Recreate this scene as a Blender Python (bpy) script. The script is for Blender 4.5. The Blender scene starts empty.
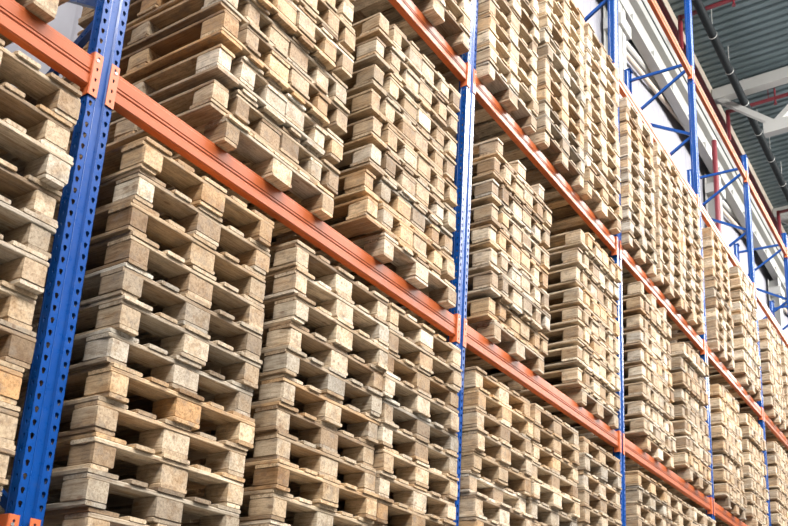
import bpy, math, random
import numpy as np
from mathutils import Matrix, Vector, Euler

SC = bpy.context.scene
COL = SC.collection
PI = math.pi
rnd = random.Random(11)

# ------------------------------------------------------------------ layout
BAY = 2.85            # post to post
CAM_H = 1.48          # camera height above the floor
ZT = [0.545, 2.51, 4.50, 6.53, 8.52]      # tops of the beams relative to the camera
ZT = [z + CAM_H for z in ZT]
BEAM_H, BEAM_D = 0.14, 0.05
FRAME_D = 0.976
POST_W, POST_D = 0.118, 0.072
FRONT_Y = -0.04       # front of the stacks

# ------------------------------------------------------------------ camera
W, H = 788, 526
F_PX, YAW, PIT, ROL = 917.59, 1.018061, 0.302319, 0.038151
CX, CY = -1.9141, -2.96954
PPX, PPY = 461.5, 428.45
Fv = Vector((math.sin(YAW)*math.cos(PIT), math.cos(YAW)*math.cos(PIT), math.sin(PIT)))
R0 = Vector((math.cos(YAW), -math.sin(YAW), 0)); U0 = R0.cross(Fv)
Rv = math.cos(ROL)*R0 + math.sin(ROL)*U0
Uv = -math.sin(ROL)*R0 + math.cos(ROL)*U0
Cpos = Vector((CX, CY, CAM_H))
cam_data = bpy.data.cameras.new('camera')
cam = bpy.data.objects.new('camera', cam_data); COL.objects.link(cam)
cam_data.sensor_fit = 'HORIZONTAL'; cam_data.sensor_width = 36.0
cam_data.lens = F_PX*36.0/W
cam_data.shift_x = (W/2 - PPX)/W
cam_data.shift_y = (PPY - H/2)/W
cam_data.clip_start = 0.05; cam_data.clip_end = 200
cam.matrix_world = Matrix(((Rv.x, Uv.x, -Fv.x, Cpos.x), (Rv.y, Uv.y, -Fv.y, Cpos.y),
                           (Rv.z, Uv.z, -Fv.z, Cpos.z), (0, 0, 0, 1)))
cam_data.dof.use_dof = True
cam_data.dof.focus_distance = 5.6
cam_data.dof.aperture_fstop = 9.0
SC.camera = cam

def pix(p):
    d = Vector(p) - Cpos; z = d.dot(Fv)
    if z < 0.05: return None
    return (PPX + F_PX*d.dot(Rv)/z, PPY - F_PX*d.dot(Uv)/z)

# ------------------------------------------------------------------ materials
def new_mat(name):
    m = bpy.data.materials.new(name); m.use_nodes = True
    nt = m.node_tree; b = nt.nodes['Principled BSDF']
    return m, nt, b

def node(nt, t, **kw):
    n = nt.nodes.new(t)
    for k, v in kw.items():
        if k.startswith('_'): setattr(n, k[1:], v)
        else: n.inputs[k.replace('__', ' ')].default_value = v
    return n

def ramp(nt, stops, interp='LINEAR'):
    r = nt.nodes.new('ShaderNodeValToRGB'); cr = r.color_ramp; cr.interpolation = interp
    while len(cr.elements) < len(stops): cr.elements.new(0.5)
    for e, (p, c) in zip(cr.elements, stops): e.position = p; e.color = (c[0], c[1], c[2], 1)
    return r

def mathn(nt, op, a=None, b=None, clamp=False):
    n = nt.nodes.new('ShaderNodeMath'); n.operation = op; n.use_clamp = clamp
    for i, v in enumerate((a, b)):
        if v is None: continue
        if isinstance(v, (int, float)): n.inputs[i].default_value = v
        else: nt.links.new(v, n.inputs[i])
    return n.outputs[0]

def mixc(nt, mode, fac, a, b):
    n = nt.nodes.new('ShaderNodeMix'); n.data_type = 'RGBA'; n.blend_type = mode
    for idx, v in ((0, fac), (6, a), (7, b)):
        if isinstance(v, (int, float)): n.inputs[idx].default_value = v
        elif isinstance(v, tuple): n.inputs[idx].default_value = (v[0], v[1], v[2], 1)
        else: nt.links.new(v, n.inputs[idx])
    return n.outputs[2]

def make_wood():
    m, nt, b = new_mat('pallet_wood'); L = nt.links.new
    gco = node(nt, 'ShaderNodeAttribute', _attribute_name='gco').outputs['Vector']
    tint = node(nt, 'ShaderNodeAttribute', _attribute_name='tint').outputs['Fac']
    oi = nt.nodes.new('ShaderNodeObjectInfo')
    r = mathn(nt, 'FRACT', mathn(nt, 'ADD', tint, oi.outputs['Random']))
    offs = nt.nodes.new('ShaderNodeCombineXYZ')
    L(mathn(nt, 'MULTIPLY', oi.outputs['Random'], 37.0), offs.inputs[0])
    L(mathn(nt, 'MULTIPLY', tint, 91.0), offs.inputs[1])
    va = nt.nodes.new('ShaderNodeVectorMath'); va.operation = 'ADD'
    L(gco, va.inputs[0]); L(offs.outputs[0], va.inputs[1])
    def stretch(s):
        v = nt.nodes.new('ShaderNodeVectorMath'); v.operation = 'MULTIPLY'
        L(va.outputs[0], v.inputs[0]); v.inputs[1].default_value = s; return v.outputs[0]
    base = ramp(nt, [(0.0, (.24, .165, .10)), (.12, (.37, .265, .17)), (.28, (.47, .36, .245)), (.48, (.54, .43, .305)),
                     (.66, (.60, .495, .37)), (.8, (.41, .35, .275)), (.9, (.50, .33, .18)), (1.0, (.70, .62, .50))])
    L(r, base.inputs[0])
    c = mixc(nt, 'MULTIPLY', 1.0, base.outputs[0], oi.outputs['Color'])
    # grain
    g = node(nt, 'ShaderNodeTexNoise', Scale=1.0, Detail=5.0, Roughness=.65, Distortion=.3)
    L(stretch((5, 95, 95)), g.inputs['Vector'])
    gr = ramp(nt, [(.30, (.52, .44, .36)), (.5, (.95, .93, .9)), (.72, (1.2, 1.2, 1.18))]); L(g.outputs['Fac'], gr.inputs[0])
    c = mixc(nt, 'MULTIPLY', 1.0, c, gr.outputs[0])
    # broad colour drift, heartwood
    g2 = node(nt, 'ShaderNodeTexNoise', Scale=1.0, Detail=3.0, Roughness=.6)
    L(stretch((4, 14, 14)), g2.inputs['Vector'])
    g2r = ramp(nt, [(.32, (.72, .6, .47)), (.5, (1, 1, 1)), (.72, (1.12, 1.12, 1.12))]); L(g2.outputs['Fac'], g2r.inputs[0])
    c = mixc(nt, 'MULTIPLY', .8, c, g2r.outputs[0])
    # dirt and grey weather patches
    d = node(nt, 'ShaderNodeTexNoise', Scale=1.0, Detail=6.0, Roughness=.72)
    L(stretch((11, 17, 17)), d.inputs['Vector'])
    dm = ramp(nt, [(.50, (0, 0, 0)), (.68, (1, 1, 1))]); L(d.outputs['Fac'], dm.inputs[0])
    c = mixc(nt, 'MIX', mathn(nt, 'MULTIPLY', dm.outputs[0], .62), c, (.20, .165, .135))
    # knots
    k = node(nt, 'ShaderNodeTexVoronoi', Scale=1.0, Randomness=1.0)
    L(stretch((7, 16, 16)), k.inputs['Vector'])
    km = ramp(nt, [(.10, (1, 1, 1)), (.17, (0, 0, 0))]); L(k.outputs['Distance'], km.inputs[0])
    c = mixc(nt, 'MIX', mathn(nt, 'MULTIPLY', km.outputs[0], .6), c, (.17, .09, .045))
    # fine checks and pores
    p = node(nt, 'ShaderNodeTexNoise', Scale=1.0, Detail=3.0, Roughness=.8)
    L(stretch((60, 230, 230)), p.inputs['Vector'])
    pm = ramp(nt, [(.33, (.45, .4, .36)), (.46, (1, 1, 1))]); L(p.outputs['Fac'], pm.inputs[0])
    c = mixc(nt, 'MULTIPLY', .65, c, pm.outputs[0])
    L(c, b.inputs['Base Color'])
    b.inputs['Roughness'].default_value = .72
    b.inputs['Specular IOR Level'].default_value = .3
    bp = node(nt, 'ShaderNodeBump', Strength=.5, Distance=.003)
    hh = mathn(nt, 'ADD', g.outputs['Fac'], mathn(nt, 'MULTIPLY', p.outputs['Fac'], .6))
    L(hh, bp.inputs['Height']); L(bp.outputs[0], b.inputs['Normal'])
    return m

def make_paint(name, col, rough=.3, var=.12, coat=.4, metal=0.0, spec=.5, scale=3.0, dirt=(.25, .2, .17), dirtf=.25, coatr=.12):
    m, nt, b = new_mat(name); L = nt.links.new
    tc = nt.nodes.new('ShaderNodeTexCoord')
    n1 = node(nt, 'ShaderNodeTexNoise', Scale=scale, Detail=4.0, Roughness=.6); L(tc.outputs['Object'], n1.inputs['Vector'])
    r1 = ramp(nt, [(.3, tuple(1-var for _ in range(3))), (.7, tuple(1+var*.5 for _ in range(3)))]); L(n1.outputs['Fac'], r1.inputs[0])
    c = mixc(nt, 'MULTIPLY', 1.0, tuple(col), r1.outputs[0])
    n2 = node(nt, 'ShaderNodeTexNoise', Scale=scale*9, Detail=6.0, Roughness=.75); L(tc.outputs['Object'], n2.inputs['Vector'])
    r2 = ramp(nt, [(.58, (0, 0, 0)), (.72, (1, 1, 1))]); L(n2.outputs['Fac'], r2.inputs[0])
    c = mixc(nt, 'MIX', mathn(nt, 'MULTIPLY', r2.outputs[0], dirtf), c, dirt)
    L(c, b.inputs['Base Color'])
    rr = ramp(nt, [(.3, (rough*.8,)*3), (.75, (min(1, rough*1.5),)*3)]); L(n2.outputs['Fac'], rr.inputs[0])
    L(rr.outputs[0], b.inputs['Roughness'])
    b.inputs['Metallic'].default_value = metal
    b.inputs['Specular IOR Level'].default_value = spec
    b.inputs['Coat Weight'].default_value = coat; b.inputs['Coat Roughness'].default_value = coatr
    return m

M_WOOD = make_wood()
M_BLUE = make_paint('blue_enamel', (.003, .060, .28), rough=.28, var=.12, coat=.3, spec=.3, dirt=(.05, .08, .16), dirtf=.3)
M_ORANGE = make_paint('orange_enamel', (.43, .098, .026), rough=.42, var=.1, coat=.2, spec=.2, coatr=.3, dirt=(.35, .1, .04), dirtf=.25)
M_PLATE = make_paint('orange_plate_enamel', (.58, .14, .045), rough=.4, var=.1, coat=.15, dirt=(.35, .12, .06), dirtf=.25)
M_ZINC = make_paint('zinc_bolt', (.5, .5, .52), rough=.35, metal=.9, coat=0)
M_WHITE = make_paint('white_steel', (.40, .40, .385), rough=.45, var=.06, coat=.1, dirt=(.5, .47, .42), dirtf=.3)
M_CREAM = make_paint('cream_steel', (.45, .38, .31), rough=.5, var=.08, coat=.1, dirt=(.4, .35, .3), dirtf=.3)
M_RED = make_paint('red_sprinkler_pipe', (.15, .010, .018), rough=.4, var=.1, coat=.2)
M_BLACK = make_paint('black_pipe', (.005, .008, .010), rough=.6, var=.1, coat=0, spec=.2, dirtf=.1)
M_WALL = make_paint('wall_panel', (.25, .25, .285), rough=.55, var=.04, coat=0, scale=.5, dirt=(.5, .5, .52), dirtf=.15)
M_DECK = make_paint('roof_deck_steel', (.135, .18, .195), rough=.38, var=.15, coat=0, metal=.35, scale=.6, dirt=(.1, .12, .13), dirtf=.2)
M_FLOOR = make_paint('concrete_floor', (.15, .145, .135), rough=.5, var=.1, coat=.1, scale=.7, dirt=(.3, .29, .27), dirtf=.3)
M_LAMP, nt, b = new_mat('added_lamp_glow')
b.inputs['Base Color'].default_value = (1, 1, 1, 1)
b.inputs['Emission Color'].default_value = (1, .97, .92, 1); b.inputs['Emission Strength'].default_value = 12.0

# ------------------------------------------------------------------ mesh helpers
class Geo:
    def __init__(s): s.v = []; s.f = []; s.g = []; s.t = []; s.n = 0
    def add(s, v, f, g=None, t=None):
        v = np.asarray(v, float)
        s.v.append(v); s.f += [tuple(i+s.n for i in q) for q in f]
        s.g.append(v if g is None else np.asarray(g, float))
        s.t.append(np.full(len(v), 0.0 if t is None else t)); s.n += len(v)
        return s
    def box(s, lo, hi):
        x0, y0, z0 = lo; x1, y1, z1 = hi
        return s.add([(x0,y0,z0),(x1,y0,z0),(x1,y1,z0),(x0,y1,z0),(x0,y0,z1),(x1,y0,z1),(x1,y1,z1),(x0,y1,z1)],
              [(0,3,2,1),(4,5,6,7),(0,1,5,4),(1,2,6,5),(2,3,7,6),(3,0,4,7)])
    def bbox(s, lo, hi, c=.004):       # box with chamfered edges along its longest axis plus chamfered ends
        lo = np.array(lo, float); hi = np.array(hi, float); d = hi-lo; a = int(np.argmax(d)); u, w = [i for i in range(3) if i != a]
        rings = []
        for pos, ins in ((lo[a], c), (lo[a]+c, 0), (hi[a]-c, 0), (hi[a], c)):
            u0, u1, w0, w1 = lo[u]+ins, hi[u]-ins, lo[w]+ins, hi[w]-ins
            cc = c*.7
            for pu, pw in ((u0+cc,w0),(u1-cc,w0),(u1,w0+cc),(u1,w1-cc),(u1-cc,w1),(u0+cc,w1),(u0,w1-cc),(u0,w0+cc)):
                q = [0,0,0]; q[a] = pos; q[u] = pu; q[w] = pw; rings.append(q)
        f = [tuple(range(8))[::-1], tuple(range(24, 32))]
        for k in range(3):
            for i in range(8):
                j = (i+1) % 8; f.append((k*8+i, k*8+j, (k+1)*8+j, (k+1)*8+i))
        return s.add(rings, f)
    def tube(s, a, b, r, n=12, r2=None):
        a = Vector(a); b = Vector(b); d = (b-a).normalized()
        up = Vector((0,0,1)) if abs(d.z) < .9 else Vector((1,0,0))
        e1 = d.cross(up).normalized(); e2 = d.cross(e1)
        v = []
        for p, rr in ((a, r), (b, r if r2 is None else r2)):
            for i in range(n):
                t = 2*PI*i/n; v.append(tuple(p + (e1*math.cos(t)+e2*math.sin(t))*rr))
        f = [tuple((i, (i+1) % n, n+(i+1) % n, n+i)) for i in range(n)] + [tuple(range(n))[::-1], tuple(range(n, 2*n))]
        return s.add(v, f)
    def bar(s, a, b, w, h, up=(0,0,1), c=.0):   # rectangular bar between two points
        a = Vector(a); b = Vector(b); d = (b-a).normalized(); up = Vector(up)
        e1 = d.cross(up).normalized(); e2 = e1.cross(d)
        v = []
        for p in (a, b):
            for su, sv in ((-1,-1),(1,-1),(1,1),(-1,1)):
                v.append(tuple(p + e1*su*w/2 + e2*sv*h/2))
        return s.add(v, [(0,3,2,1),(4,5,6,7),(0,1,5,4),(1,2,6,5),(2,3,7,6),(3,0,4,7)])
    def prism(s, prof, x0, x1, axis=0):         # profile (two coords) swept along an axis
        n = len(prof); v = []
        for x in (x0, x1):
            for a, b in prof:
                q = [a, b]; q.insert(axis, x); v.append(tuple(q))
        f = [(i, (i+1) % n, n+(i+1) % n, n+i) for i in range(n)] + [tuple(range(n))[::-1], tuple(range(n, 2*n))]
        return s.add(v, f)
    def mesh(s, name, mat, smooth=False, attrs=False):
        me = bpy.data.meshes.new(name)
        V = np.concatenate(s.v)
        me.from_pydata(V.tolist(), [], s.f); me.materials.append(mat)
        if attrs:
            at = me.attributes.new('gco', 'FLOAT_VECTOR', 'POINT'); at.data.foreach_set('vector', np.concatenate(s.g).astype('f').ravel())
            at = me.attributes.new('tint', 'FLOAT', 'POINT'); at.data.foreach_set('value', np.concatenate(s.t).astype('f'))
        import bmesh
        bm = bmesh.new(); bm.from_mesh(me); bmesh.ops.recalc_face_normals(bm, faces=bm.faces); bm.to_mesh(me); bm.free()
        if smooth:
            for p in me.polygons: p.use_smooth = True
        me.update()
        return me

def obj(name, data, parent=None, loc=(0,0,0), rot=(0,0,0)):
    o = bpy.data.objects.new(name, data); COL.objects.link(o)
    o.location = loc; o.rotation_euler = rot
    if parent is not None: o.parent = parent
    return o
def tag(o, label, cat, group=None):
    o['label'] = label; o['category'] = cat
    if group: o['group'] = group
    return o
def struct(o): o['kind'] = 'structure'; return o

# ------------------------------------------------------------------ pallets
def board(L, Wd, T, seed, axis=0, wob=.0022, n=6):
    """plank with worn, slightly wavy edges; grain runs along `axis`; centred in plan, base at 0"""
    r = random.Random(seed); c = min(.0035, T*.16)
    v = []; ph = [r.uniform(0, 6.28) for _ in range(4)]
    wane = r.random() < .3; wend = r.choice((-1, 1)); ws = r.choice((-1, 1))
    cup = r.uniform(-.0008, .0008)
    st = [-.5] + [-.5+.012/L] + [(-.5 + (i+1)/(n+1)) for i in range(n)] + [.5-.012/L] + [.5]
    for k, s in enumerate(st):
        x = s*L; e = .0025 if k in (0, len(st)-1) else 0
        w0 = -Wd/2 + wob*math.sin(ph[0]+s*9)*.6 + e + r.uniform(0, .0012); w1 = Wd/2 + wob*math.sin(ph[1]+s*8)*.6 - e - r.uniform(0, .0012)
        if wane and s*wend > .25:
            if ws > 0: w1 -= .012*(s*wend-.25)*4
            else: w0 += .012*(s*wend-.25)*4
        z0 = 0 + e*.6; z1 = T - e*.6
        xe = x + (r.uniform(-.0025, .0025) if k in (0, len(st)-1) else 0)
        for y, z in ((w0+c,z0),(w1-c,z0),(w1,z0+c),(w1,z1-c),(w1-c,z1),(w0+c,z1),(w0,z1-c),(w0,z0+c)):
            v.append((xe, y, z))
    m = len(st); f = [tuple(range(8))[::-1], tuple(range(8*(m-1), 8*m))]
    for k in range(m-1):
        for i in range(8):
            j = (i+1) % 8; f.append((k*8+i, k*8+j, (k+1)*8+j, (k+1)*8+i))
    v = np.array(v); g = v + np.array([r.uniform(0, 50), r.uniform(0, 50), r.uniform(0, 50)])
    if axis == 1: v = np.stack([-v[:, 1], v[:, 0], v[:, 2]], 1)
    return v, f, g, r.random()

NV = 7
KINDS = {'deck_wide': (1.2, .145, .020, 1), 'deck_narrow': (1.2, .100, .020, 1), 'stringer': (.8, .145, .020, 0),
         'block_narrow': (.145, .100, .084, 1), 'block_wide': (.145, .145, .084, 1)}
RAW = {}; POOL = {}
for ki, (k, (l, w, t, ax)) in enumerate(KINDS.items()):
    RAW[k] = [board(l, w, t, 100*ki+i, ax, n=1 if 'block' in k else 6, wob=.003 if 'block' in k else .0026) for i in range(NV)]
    POOL[k] = []
    for i, (v, f, g, ti) in enumerate(RAW[k]):
        POOL[k].append(Geo().add(v, f, g, ti).mesh('pallet_' + k, M_WOOD, attrs=True))

# (part name, kind, x, y, z)
LAY = []
for x, k in ((-.35, 'deck_narrow'), (0, 'deck_wide'), (.35, 'deck_narrow')): LAY.append(('bottom_board', k, x, 0, 0))
for y in (-.5275, 0, .5275):
    for x, k in ((-.35, 'block_narrow'), (0, 'block_wide'), (.35, 'block_narrow')): LAY.append(('block', k, x, y, .020))
for y in (-.5275, 0, .5275): LAY.append(('stringer_board', 'stringer', 0, y, .104))
for x, k in ((-.3275, 'deck_wide'), (-.165, 'deck_narrow'), (0, 'deck_wide'), (.165, 'deck_narrow'), (.3275, 'deck_wide')):
    LAY.append(('deck_board', k, x, 0, .124))

def jit(r, name):
    if name == 'block': return r.uniform(-.003, .003), r.uniform(-.004, .004)
    if name == 'deck_board': return r.uniform(-.006, .006), r.uniform(-.009, .005)
    if name == 'bottom_board': return r.uniform(-.003, .003), r.uniform(-.006, .004)
    return r.uniform(-.003, .003), r.uniform(-.003, .003)

def merged_geo(g, seed, M=None):
    r = random.Random(seed)
    for name, kind, x, y, z in LAY:
        v, f, gc, ti = RAW[kind][r.randrange(NV)]
        jx, jy = jit(r, name)
        vv = v + np.array([x+jx, y+jy, z])
        if M is not None:
            Ma = np.array(M); vv = vv @ Ma[:3, :3].T + Ma[:3, 3]
        g.add(vv, f, gc, (ti + r.random()) % 1.0)
MERGED = []
for i in range(10):
    g = Geo(); merged_geo(g, 900+i); MERGED.append(g.mesh('pallet_whole', M_WOOD, attrs=True))

TONES = [('pale', (1.14, 1.19, 1.27)), ('tan', (.98, .975, .965)), ('honey', (1.08, .96, .80)),
         ('greyish', (.80, .85, .92)), ('brownish', (.82, .75, .66)), ('cream', (1.22, 1.23, 1.22))]
TW = [18, 38, 10, 16, 12, 12]
ORD = ['first','second','third','fourth','fifth','sixth','seventh','eighth','ninth','tenth','eleventh','twelfth',
       'thirteenth','fourteenth','fifteenth','sixteenth','seventeenth','eighteenth','nineteenth','twentieth']

PAL = []   # dicts: x (left edge), y front, z base, inverted, rot, stack info
def P_(x, z, inv, info, far=False):
    up = z > ZT[2]-.01
    if up: x -= .012*(x+1.9)
    PAL.append(dict(x=x + max(-.014, min(.014, rnd.gauss(0, .006 if up else .010))), y=FRONT_Y - (.035 if up else 0) + max(-.03, min(.025, rnd.gauss(0, .006 if up else .013))), z=z, inv=inv, rz=rnd.gauss(0, .0045), info=info, far=far))
def low(lvl, k): return -.045 if lvl == 0 and k >= 1 else 0.0     # the lowest crossbars hang a notch lower from the third bay on
def normal_stack(x, lvl, n, place, top=False, far=False, start=0):
    dz = low(lvl, math.floor(x/BAY))
    for i in range(start, n):
        c = n-1-i if top else i
        P_(x, ZT[lvl] + dz + i*.144, False, (ORD[c] + (' from top of ' if top else ' from bottom of ') + place), far)
def nested_stack(x, lvl, pairs, place, far=False, start=0, dx=.15, tail=False, b0=.09):
    z = ZT[lvl]; c = 0
    if start == 0: P_(x + b0, z, False, ORD[c] + ' from bottom of ' + place, far)
    z += .144; c += 1
    for i in range(pairs):
        if i >= start:
            j = rnd.gauss(0, .008); d = dx + rnd.uniform(-.004, .008)
            k0 = len(PAL)
            P_(x+j, z, True, (ORD[c] if c < 20 else 'top') + ' from bottom of ' + place, far)
            P_(x+j+d, z+.040, False, (ORD[c+1] if c+1 < 20 else 'top') + ' from bottom of ' + place, far)
            a, b2 = PAL[k0], PAL[k0+1]
            a['rz'] = b2['rz'] = rnd.gauss(0, .004); b2['x'] = a['x'] + d; b2['y'] = a['y'] + rnd.uniform(-.004, .004)
        z += .184; c += 2
    if tail: P_(x+.03, z, True, 'top of ' + place, far)

LV = {0: 'lower shelf', 1: 'middle shelf', 2: 'upper shelf'}
def place(side, lvl, bay): return '%s stack, %s, %s bay' % (side, LV[lvl], ORD[bay+1])
B = lambda k: BAY*k
# lower shelf: plain stacks of twelve
for k, xs in ((-1, [1.94]), (0, [.205, 1.185, 2.0]), (1, [.15, .98, 1.90]), (2, [.25, 1.11, 1.93]), (3, [.2, 1.05, 1.9]), (4, [.2, 1.1, 1.95])):
    for j, x in enumerate(xs):
        side = 'right' if len(xs) == 1 else ('left', 'middle', 'right')[j]
        normal_stack(B(k)+x, 0, 12, place(side, 0, k), top=True)
normal_stack(B(-1)+1.06, 0, 12, 'spare', top=True, far=True)
# middle shelf: interlocked stacks
for k, xs in ((-1, [1.69]), (0, [.50, 1.70]), (1, [.27, 1.79]), (2, [.45, 1.74]), (3, [.40, 1.70]), (4, [.35, 1.6]), (5, [.3, 1.6])):
    for j, x in enumerate(xs):
        side = 'right' if len(xs) == 1 else ('left', 'right')[j]
        n = {(-1, 0): 3, (0, 0): 8, (1, 0): 7}.get((k, j), 8)
        nested_stack(B(k)+x, 1, n, place(side, 1, k), tail=(k, j) in ((1, 0), (2, 0)), b0={(0, 0): .12, (0, 1): .17}.get((k, j), .09))
# upper shelf
normal_stack(B(0)+1.94, 2, 12, place('right', 2, 0))
normal_stack(B(0)+.98, 2, 4, 'spare', far=True)
for x, n, s in ((.17, 12, 'left'), (1.13, 13, 'middle'), (2.01, 13, 'right')): normal_stack(B(1)+x, 2, n, place(s, 2, 1))
for x, n, s in ((.20, 12, 'left'), (1.12, 12, 'middle'), (1.93, 12, 'right')): normal_stack(B(2)+x, 2, n, place(s, 2, 2))
normal_stack(B(3)+.40, 2, 12, place('left', 2, 3))
nested_stack(B(3)+1.72, 2, 9, place('right', 2, 3))
nested_stack(B(4)+.45, 2, 8, place('left', 2, 4))
nested_stack(B(4)+1.65, 2, 8, place('right', 2, 4))
nested_stack(B(5)+.4, 2, 8, place('left', 2, 5))

def shown(p):
    pts = [pix((p['x'] + a, p['y'], p['z'] + c)) for a in (0, .8) for c in (0, .144)]
    pts += [pix((p['x'], p['y'] + .3, p['z'] + c)) for c in (0, .144)]
    if any(q is None for q in pts): return 0
    x0, x1 = min(q[0] for q in pts), max(q[0] for q in pts); y0, y1 = min(q[1] for q in pts), max(q[1] for q in pts)
    full = (x1-x0)*(y1-y0)
    w = min(x1, W) - max(x0, 0); h = min(y1, H) - max(y0, 0)
    if w <= 1 or h <= 1: return 0
    return w*h
for p in PAL: p['a'] = 0 if p['far'] else shown(p)
order = sorted(PAL, key=lambda p: -p['a'])
single = [p for p in order[:300] if p['a'] > 6]
rest = [p for p in order if p not in single]
N_PARTS = 300
for idx, p in enumerate(single):
    ti = rnd.choices(range(len(TONES)), TW)[0]; tname, tcol = TONES[ti]
    j = rnd.uniform(.93, 1.07); col = (tcol[0]*j, tcol[1]*j, tcol[2]*j, 1)
    loc = (p['x'] + .4, p['y'] + .6, p['z'] + (.144 if p['inv'] else 0))
    rot = (0, PI if p['inv'] else 0, p['rz'])
    label = ('upside-down %s pallet, ' if p['inv'] else '%s wooden pallet, ') % tname + p['info']
    if idx < N_PARTS:
        t = obj('pallet', None, None, loc, rot); t.empty_display_size = .2
        for name, kind, x, y, z in LAY:
            jx, jy = jit(rnd, name)
            o = obj(name, POOL[kind][rnd.randrange(NV)], t, (x+jx, y+jy, z)); o.color = col
    else:
        t = obj('pallet', MERGED[rnd.randrange(len(MERGED))], None, loc, rot); t.color = col
    tag(t, label, 'pallet', 'wooden pallets stacked on the rack')
g = Geo()
for i, p in enumerate(rest):
    M = Matrix.Translation((p['x']+.4, p['y']+.6, p['z'] + (.144 if p['inv'] else 0))) @ Euler((0, PI if p['inv'] else 0, p['rz'])).to_matrix().to_4x4()
    merged_geo(g, 5000+i, M)
if g.n:
    o = obj('distant_pallets', g.mesh('distant_pallets', M_WOOD, attrs=True)); o['kind'] = 'stuff'
    tag(o, 'remaining wooden pallets of the stacks at the far end and edges of the rack', 'pallets')

# ------------------------------------------------------------------ rack frames
def hole_strip(g, u0, u1, uc, z0, z1, to3, pitch=.05, hw=.0085, hh=.0115):
    """strip u0..u1 by z0..z1 with a column of tear-drop holes at uc; to3 maps (u, z) to a point"""
    n = int(round((z1-z0)/pitch)); dz = (z1-z0)/n
    # teardrop, 8 points starting at the lower left, counter clockwise, matched with 8 outer points
    hole = [(-.45*hw, -hh), (.45*hw, -hh), (.72*hw, -.25*hh), (hw, .45*hh), (.5*hw, hh), (-.5*hw, hh), (-hw, .45*hh), (-.72*hw, -.25*hh)]
    V = []; Fc = []
    for k in range(n):
        zc = z0 + (k+.5)*dz; a, b = z0+k*dz, z0+(k+1)*dz; i = len(V)
        out = [(uc-.5*hw, a), (uc+.5*hw, a), (u1, zc-.006), (u1, zc+.006), (uc+.5*hw, b), (uc-.5*hw, b), (u0, zc+.006), (u0, zc-.006)]
        cor = [(u0, a), (u1, a), (u1, b), (u0, b)]
        for u, z in out: V.append(to3(u, z))
        for u, z in hole: V.append(to3(uc+u, zc+z))
        for u, z in cor: V.append(to3(u, z))
        for j in range(8):
            q = (j+1) % 8; Fc.append((i+j, i+q, i+8+q, i+8+j))
        Fc += [(i+1, i+17, i+2), (i+3, i+18, i+4), (i+5, i+19, i+6), (i+7, i+16, i+0)]
    g.add(V, Fc)

def post_mesh(h, name):
    g = Geo(); hw = POST_W/2
    hole_strip(g, -hw, -.024, -.0415, 0, h, lambda u, z: (u, 0, z))
    hole_strip(g, .024, hw, .0415, 0, h, lambda u, z: (u, 0, z))
    # recessed centre of the face
    zs = (0, h)
    pr = [(-.024, 0), (-.017, .007), (.017, .007), (.024, 0)]
    for (a, b2) in zip(pr, pr[1:]):
        g.add([(a[0], a[1], 0), (b2[0], b2[1], 0), (b2[0], b2[1], h), (a[0], a[1], h)], [(0, 1, 2, 3)])
    for s in (-1, 1):
        hole_strip(g, 0, .045, .022, 0, h, lambda u, z, s=s: (s*hw, u, z), hw=.006, hh=.009)
        pr = [(s*hw, .045), (s*hw*.8, .055), (s*hw*.8, POST_D), (s*hw*.45, POST_D), (s*hw*.45, POST_D-.012)]
        for (a, b2) in zip(pr, pr[1:]):
            g.add([(a[0], a[1], 0), (b2[0], b2[1], 0), (b2[0], b2[1], h), (a[0], a[1], h)], [(0, 1, 2, 3)])
    me = g.mesh(name, M_BLUE)
    return me

TOP = 8.85 + CAM_H
H_TALL = 10.0 + CAM_H
PM = {}
def post(h):
    if h not in PM: PM[h] = post_mesh(h, 'upright_post_%d' % int(h*10))
    return PM[h]
foot = Geo().bbox((-.085, -.03, 0), (.085, .12, .008), .002).mesh('base_plate', M_BLUE)
cap = Geo().bbox((-.062, -.004, 0), (.062, .094, .012), .003).mesh('post_cap', M_BLUE)
POSTN = ['left edge', 'first', 'second', 'third', 'fourth', 'fifth', 'sixth', 'seventh']
POSTL = {0: 'nearest and widest blue rack frame, perforated post crossing the lower left of the photo',
         1: 'blue rack frame at centre of photo, second post from the left',
         2: 'blue rack frame right of centre, third post from the left',
         3: 'tall blue rack frame, fourth from left, nearest of those standing open at upper right',
         4: 'blue rack frame, fifth from left, its capped top standing against the dark roof',
         5: 'sixth blue rack frame from left, top just inside right edge',
         6: 'seventh blue rack frame, farthest one, only its rear post and braces show',
         -1: 'blue rack frame beyond the left edge of the photo'}
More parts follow.
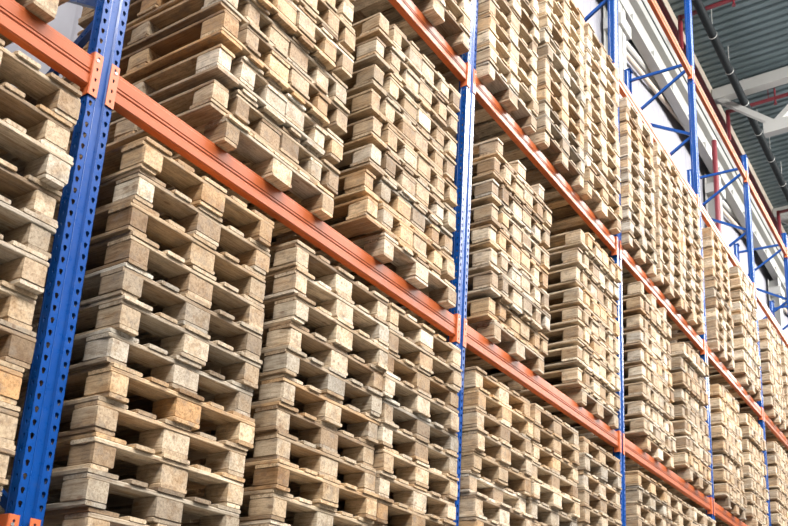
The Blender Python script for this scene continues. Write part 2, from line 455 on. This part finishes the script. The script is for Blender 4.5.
for k in range(-1, 7):
    t = obj('rack_upright', None, None, (B(k) + (.005 if k > 1 else .035 if k == 0 else 0), 0, 0), (0, -.0088 if k == 0 else .003 if k > 1 else 0, 0)); tag(t, POSTL[k], 'rack frame', 'blue upright frames of the rack')
    hf = H_TALL if k <= 3 else TOP
    sm = lambda o: o.modifiers.new('thickness', 'SOLIDIFY')
    for nm, y, rz, h in (('front_post', 0, 0, hf), ('rear_post', FRAME_D, PI, TOP)):
        o = obj(nm, post(h), t, (0, y, .008), (0, 0, rz)); mo = sm(o); mo.thickness = .0022; mo.offset = -1
        f = obj('base_plate', foot, t, (0, y, 0), (0, 0, rz))
        c = obj('post_cap', cap, t, (0, y, h+.008), (0, 0, rz))
    # bracing: horizontal at the top and zig-zag diagonals below
    ph = 0 if k != 0 else .33
    yA, yB = .055, FRAME_D-.055
    def brace(a, b2):
        g = Geo(); g.bar(a, b2, .038, .026, up=(1, 0, 0)); obj('brace', g.mesh('brace', M_BLUE), t)
    brace((0, yA, 8.67+CAM_H), (0, yB, 8.70+CAM_H))
    zf = 8.60 + CAM_H - (ph if k == 0 else 0)
    if k == 0: zf = 8.30 + CAM_H
    side = 0
    while zf > .9:
        z2 = zf - .53
        a = (0, yA if side == 0 else yB, zf); b2 = (0, yB if side == 0 else yA, z2)
        brace(a, b2); zf = z2 - .02; side = 1-side
    brace((0, yA, .25), (0, yB, .25))

# ------------------------------------------------------------------ beams
LB = BAY - POST_W
def beam_geo(front=True):
    h, d = BEAM_H, BEAM_D; r = .007
    pf = [(r, 0), (0, r), (0, .046), (.004, .050), (.004, .056), (0, .060), (0, .066), (.003, .069), (.003, .073), (0, .076),
          (0, .120), (.003, .124), (.003, h-r*.6), (r*.9, h), (d-r, h), (d, h-r), (d, r), (d-r, 0)]
    g = Geo(); g.prism([(y, z) for y, z in pf], POST_W/2+.003, BAY-POST_W/2-.003, axis=0)
    return g.mesh('beam_box', M_ORANGE)
BM = beam_geo()
def plate_mesh(s):
    # angle connector: face plate with slots, lying on the post, plus a side plate against its flank
    g = Geo(); u0, u1 = -.0195, .0195
    hole_strip(g, u0, u1, 0, -.06, .14, lambda u, z: (u, -.0045, z), hw=.0055, hh=.008)
    me = g.mesh('connector_plate', M_PLATE)
    return me
CP = plate_mesh(1)
SP = Geo().bbox((-.002, -.0045, -.06), (.002, .052, .14), .001).mesh('connector_side', M_PLATE)
PIN = Geo().tube((0, -.009, 0), (0, .0, 0), .0065, 10).mesh('locking_pin', M_ZINC)
BAYN = lambda k: ORD[k+1] + ' bay from left'
LVN = ['lowest', 'second-lowest', 'third-lowest', 'second-highest', 'highest']
for li in range(5):
    for k in range(-1, 6):
        if li >= 3 and k < 0: continue
        for rear in (False, True):
            y = 0.0 if not rear else FRAME_D
            t = obj('rack_crossbar', None, None, (B(k), y, ZT[li]-BEAM_H+low(li, k)), (0, 0, 0))
            bo = obj('beam_box', BM, t, (0, 0.004, 0) if not rear else (BAY, -.004, 0), (0, 0, 0) if not rear else (0, 0, PI))
            for e in (0, 1):
                s = 1 if e == 0 else -1
                xx = (POST_W/2 - .0185) if e == 0 else (BAY - POST_W/2 + .0185)
                yy = 0 if not rear else 0
                cp = obj('connector_plate', CP, t, (xx, 0, .018 + (.045 if li == 0 else 0)), (0, 0, 0 if not rear else PI))
                mo = cp.modifiers.new('thickness', 'SOLIDIFY'); mo.thickness = .004; mo.offset = 0
                sp = obj('connector_side', SP, cp, (.0205*s if not rear else -.0205*s, 0, 0))
                if not rear:
                    pn = obj('locking_pin', PIN, cp, (.004*s, 0, .105))
            tag(t, ('%s orange crossbar of the rack in the %s, %s level' % (('front', 'rear')[rear], BAYN(k), LVN[li])), 'rack crossbar', 'orange crossbars of the rack')

# ------------------------------------------------------------------ building
def S(name, g, mat, loc=(0, 0, 0)): return struct(obj(name, g.mesh(name, mat), None, loc))
X0, X1, Y0, YW = -14.0, 62.0, -16.0, 2.36
zr = 14.85 + CAM_H
S('floor', Geo().box((X0, Y0, -.2), (X1, YW+.2, 0)), M_FLOOR)
# corrugated wall behind the rack
def corr(x0, x1, pitch, depth, fl, to3):
    V = []; Fc = []; x = x0; prof = []
    while x < x1:
        prof += [(x, 0), (x+pitch*fl, 0), (x+pitch*(fl+.1), depth), (x+pitch*.9, depth)]; x += pitch
    prof.append((x, 0))
    for a, b2 in prof: V += [to3(a, b2, 0), to3(a, b2, 1)]
    for i in range(len(prof)-1): Fc.append((2*i, 2*i+2, 2*i+3, 2*i+1))
    return V, Fc
g = Geo(); V, Fc = corr(X0, X1, .30, .006, .7, lambda a, d, s: (a, YW + d, 0 if s == 0 else zr+.2)); g.add(V, Fc)
g.box((X0, YW+.03, 0), (X1, YW+.2, zr+.2))
S('wall_back', g, M_WALL)
g = Geo(); V, Fc = corr(X0, X1, .21, .055, .5, lambda a, d, s: (a, Y0 if s == 0 else YW, zr + d)); g.add(V, Fc)
g.box((X0, Y0, zr+.07), (X1, YW, zr+.2))
S('ceiling', g, M_DECK)
S('wall_far', Geo().box((X1, Y0, 0), (X1+.2, YW+.2, zr+.2)), M_WALL)
# eave band: cream fascia, white rail beam, crane girder
ze = CAM_H
S('trim_1', Geo().box((X0, 2.0, 14.50+ze), (X1, 2.14, 14.85+ze)), M_CREAM)
t = obj('eave_beam', None, None, (0, 0, 0)); tag(t, 'long white steel eave beam running above the top orange beam', 'steel beam')
obj('beam_body', Geo().bbox((X0, 1.99, 13.58+ze), (X1, 2.17, 13.92+ze), .01).mesh('beam_body', M_WHITE), t)
t = obj('crane_girder', None, None, (0, 0, 0)); tag(t, 'deep white crane girder on brackets beside the wall, below the eave', 'girder')
g = Geo(); g.bbox((X0, 2.06, 12.60+ze), (X1, 2.10, 13.12+ze), .004); obj('web', g.mesh('web', M_WHITE), t)
obj('top_flange', Geo().bbox((X0, 1.93, 13.12+ze), (X1, 2.17, 13.32+ze), .004).mesh('top_flange', M_WHITE), t)
obj('bottom_flange', Geo().bbox((X0, 1.98, 12.56+ze), (X1, 2.17, 12.60+ze), .004).mesh('bottom_flange', M_WHITE), t)
st = Geo().bbox((-.012, 1.985, 12.60+ze), (.012, 2.06, 12.8+ze), .003); sm_ = st.mesh('stiffener', M_WHITE)
for i in range(24): obj('stiffener', sm_, t, (8.3 + i*1.15, 0, 0))
t = obj('conductor_rail', Geo().tube((X0, 1.99, 13.43+ze), (X1, 1.99, 13.43+ze), .045, 8).mesh('conductor_rail', M_BLACK)); tag(t, 'thin dark conductor rail running along above the white girder', 'rail')

# columns with corbels
colx = [5.0, 11.2, 17.4, 23.6, 29.8, 36.0]
COLN = ['hidden nearest', 'second', 'third', 'fourth', 'fifth', 'sixth']
for i, x in enumerate(colx):
    t = obj('steel_column', None, None, (x, 2.1, 0)); tag(t, 'white steel column with corbel against the back wall, %s from the left' % ORD[i], 'column', 'white columns along the back wall')
    g = Geo(); g.bbox((-.02, -.1, 0), (.02, .2, 12.55+ze), .002); obj('web', g.mesh('column_web', M_WHITE), t)
    obj('flange', Geo().bbox((-.17, -.1, 0), (.17, -.075, 12.55+ze), .003).mesh('flange', M_WHITE), t)
    obj('flange', Geo().bbox((-.17, .18, 0), (.17, .2, 12.55+ze), .003).mesh('flange', M_WHITE), t)
    obj('corbel', Geo().bbox((-.2, -.16, 12.0+ze), (.3, .2, 12.25+ze), .01).mesh('corbel', M_WHITE), t)
    if i < 5:
        for dz in (0, -.22):
            b_ = obj('wall_brace', Geo().tube((x+.3, 2.255, 12.3+dz+ze), (x+5.9, 2.255, 13.4+dz*1.2+ze), .05 if dz else .07, 10).mesh('wall_brace', M_WHITE if not dz else M_CREAM))
            tag(b_, ('%s slanting wall brace right of the %s white column' % ('upper' if not dz else 'lower', ORD[i])), 'brace', 'slanting braces on the back wall')
# roof trusses
for i, x in enumerate([4.8, 11.0, 17.2, 23.4, 29.6, 35.8, 42.0]):
    t = obj('roof_truss', None, None, (x, 0, 0)); tag(t, 'white steel roof truss under the dark ribbed roof, %s from the left' % ORD[i], 'roof truss', 'white roof trusses')
    obj('top_chord', Geo().bbox((-.12, Y0, 14.42+ze), (.12, 1.98, 14.72+ze), .01).mesh('top_chord', M_WHITE), t)
    obj('bottom_chord', Geo().bbox((-.10, Y0, 13.1+ze), (.10, .85, 13.40+ze), .01).mesh('bottom_chord', M_WHITE), t)
    y = 1.85; s = 0
    while y > Y0+2:
        a = (0, y, 14.45+ze if s == 0 else 13.35+ze); y2 = y - 1.25; b2 = (0, y2, 13.35+ze if s == 0 else 14.45+ze)
        obj('diagonal', Geo().bar(a, b2, .13, .13, up=(1, 0, 0)).mesh('diagonal', M_WHITE), t); y = y2; s = 1-s
# black rain-water pipe with clamps
t = obj('drain_pipe', None, None, (0, 1.25, 14.15+ze)); tag(t, 'thick black pipe with pale clamps hanging under the dark roof', 'pipe')
obj('pipe_run', Geo().tube((X0, 0, 0), (X1, 0, 0), .09, 18).mesh('pipe_run', M_BLACK, smooth=False), t)
cl = Geo().tube((-.01, 0, 0), (.01, 0, 0), .1, 18).tube((0, 0, .1), (0, 0, .68), .01, 6).mesh('pipe_clamp', M_WHITE)
for i in range(24): obj('pipe_clamp', cl, t, (6.8 + i*1.3, 0, 0))
# red sprinkler pipes
t = obj('sprinkler_main', Geo().tube((X0, 1.93, 14.22+ze), (X1, 1.93, 14.22+ze), .055, 12).mesh('sprinkler_main', M_RED)); tag(t, 'red sprinkler main running along the eave above the white beam', 'pipe')
for i, x in enumerate([7.3, 13.85, 17.45, 22.7, 30.5]):
    t = obj('sprinkler_branch', None, None, (x, 0, 0)); tag(t, 'red sprinkler branch pipe crossing under the roof, %s from the left' % ORD[i], 'pipe', 'red sprinkler branches')
    obj('pipe_run', Geo().tube((0, Y0, 14.22+ze), (0, 1.72, 14.22+ze), .045, 12).mesh('pipe_run', M_RED), t)
    obj('pipe_drop', Geo().tube((0, 1.72, 14.26+ze), (0, 1.72, 13.4+ze), .05, 12).mesh('pipe_drop', M_RED), t)
    for j in range(5):
        h = obj('sprinkler_head', Geo().tube((0, .6-2.1*j, 14.12+ze), (0, .6-2.1*j, 14.5+ze), .022, 8).tube((0, .6-2.1*j+.15, 14.22+ze), (0, .6-2.1*j+.15, 14.85+ze), .01, 6).tube((0, .6-2.1*j, 14.05+ze), (0, .6-2.1*j, 14.12+ze), .045, 8, .02).mesh('sprinkler_head', M_RED), t)
t = obj('sprinkler_riser', Geo().tube((16.35, 1.8, 0), (16.35, 1.8, 12.75+ze), .06, 14).mesh('sprinkler_riser', M_RED)); tag(t, 'red vertical sprinkler riser standing before the back wall', 'pipe')

# ------------------------------------------------------------------ light
LX = [-9, -3, 3, 9, 15, 21, 27, 33]  # row of unseen lamps added over the aisle as key light
for i, x in enumerate(LX):
    t = obj('added_key_lamp', None, None, (x, -6.5, 13.4+ze)); tag(t, 'unseen key lamp added over the aisle, %s from the left' % ORD[i], 'lamp', 'added key lamps')
    obj('housing', Geo().bbox((-1.3, -.25, 0), (1.3, .25, .1), .02).mesh('housing', M_WHITE), t)
    obj('hanger', Geo().tube((-1, 0, .1), (-1, 0, 1.44), .008, 6).tube((1, 0, .1), (1, 0, 1.44), .008, 6).mesh('hanger', M_BLACK), t)
    obj('diffuser', Geo().bbox((-1.25, -.2, -.02), (1.25, .2, -.002), .004).mesh('diffuser', M_LAMP), t)
    ld = bpy.data.lights.new('key_light', 'AREA'); ld.shape = 'RECTANGLE'; ld.size = 4.6; ld.size_y = 3.0; ld.energy = 2400; ld.color = (1, .97, .93)
    lo = bpy.data.objects.new('key_light', ld); COL.objects.link(lo); lo.location = (x, -6.5, 13.34+ze); lo.rotation_euler = (math.radians(38), 0, 0)
# glowing panels added out of view, to give the crossbars sheen and front light
M_DAY, nt, b = new_mat('window_daylight')
b.inputs['Base Color'].default_value = (.8, .85, .9, 1); b.inputs['Roughness'].default_value = .2
b.inputs['Emission Color'].default_value = (1, .98, .96, 1); b.inputs['Emission Strength'].default_value = 3.2
S('wall_front', Geo().box((X0, Y0-.2, 9.2+ze), (X1, Y0, 13.2+ze)), M_WALL)
i = 0
x = X0+1
while x < X1-5:
    i += 1
    f = S('window_%d' % i, Geo().bbox((x, Y0-.08, 13.2+ze), (x+5.8, Y0-.02, 14.6+ze), .01), M_DAY)
    g = Geo()
    for q in (0, 2.9, 5.72): g.box((x+q, Y0-.12, 13.2+ze), (x+q+.08, Y0+.02, 14.6+ze))
    S('trim_%d' % (i+1), g, M_WHITE)  # bars across the added panels
    f = S('window_%d' % (i+40), Geo().bbox((x, -14.6, zr-.10), (x+5.7, -9.6, zr-.02), .01), M_DAY)  # glowing roof strip, added as something bright for the crossbars to reflect
    x += 6
# weak uniform fill light added from all round
w = bpy.data.worlds.new('daylight'); SC.world = w; w.use_nodes = True
bg = w.node_tree.nodes['Background']; bg.inputs['Color'].default_value = (.93, .965, 1.0, 1); bg.inputs['Strength'].default_value = .05

# ------------------------------------------------------------------ view
vs = SC.view_settings
vs.view_transform = 'Standard'; vs.look = 'None'; vs.gamma = 1.0; vs.use_curve_mapping = False
vs.exposure = -0.25
SC.cycles.max_bounces = 8; SC.cycles.diffuse_bounces = 2; SC.cycles.glossy_bounces = 3
SC.cycles.use_denoising = True
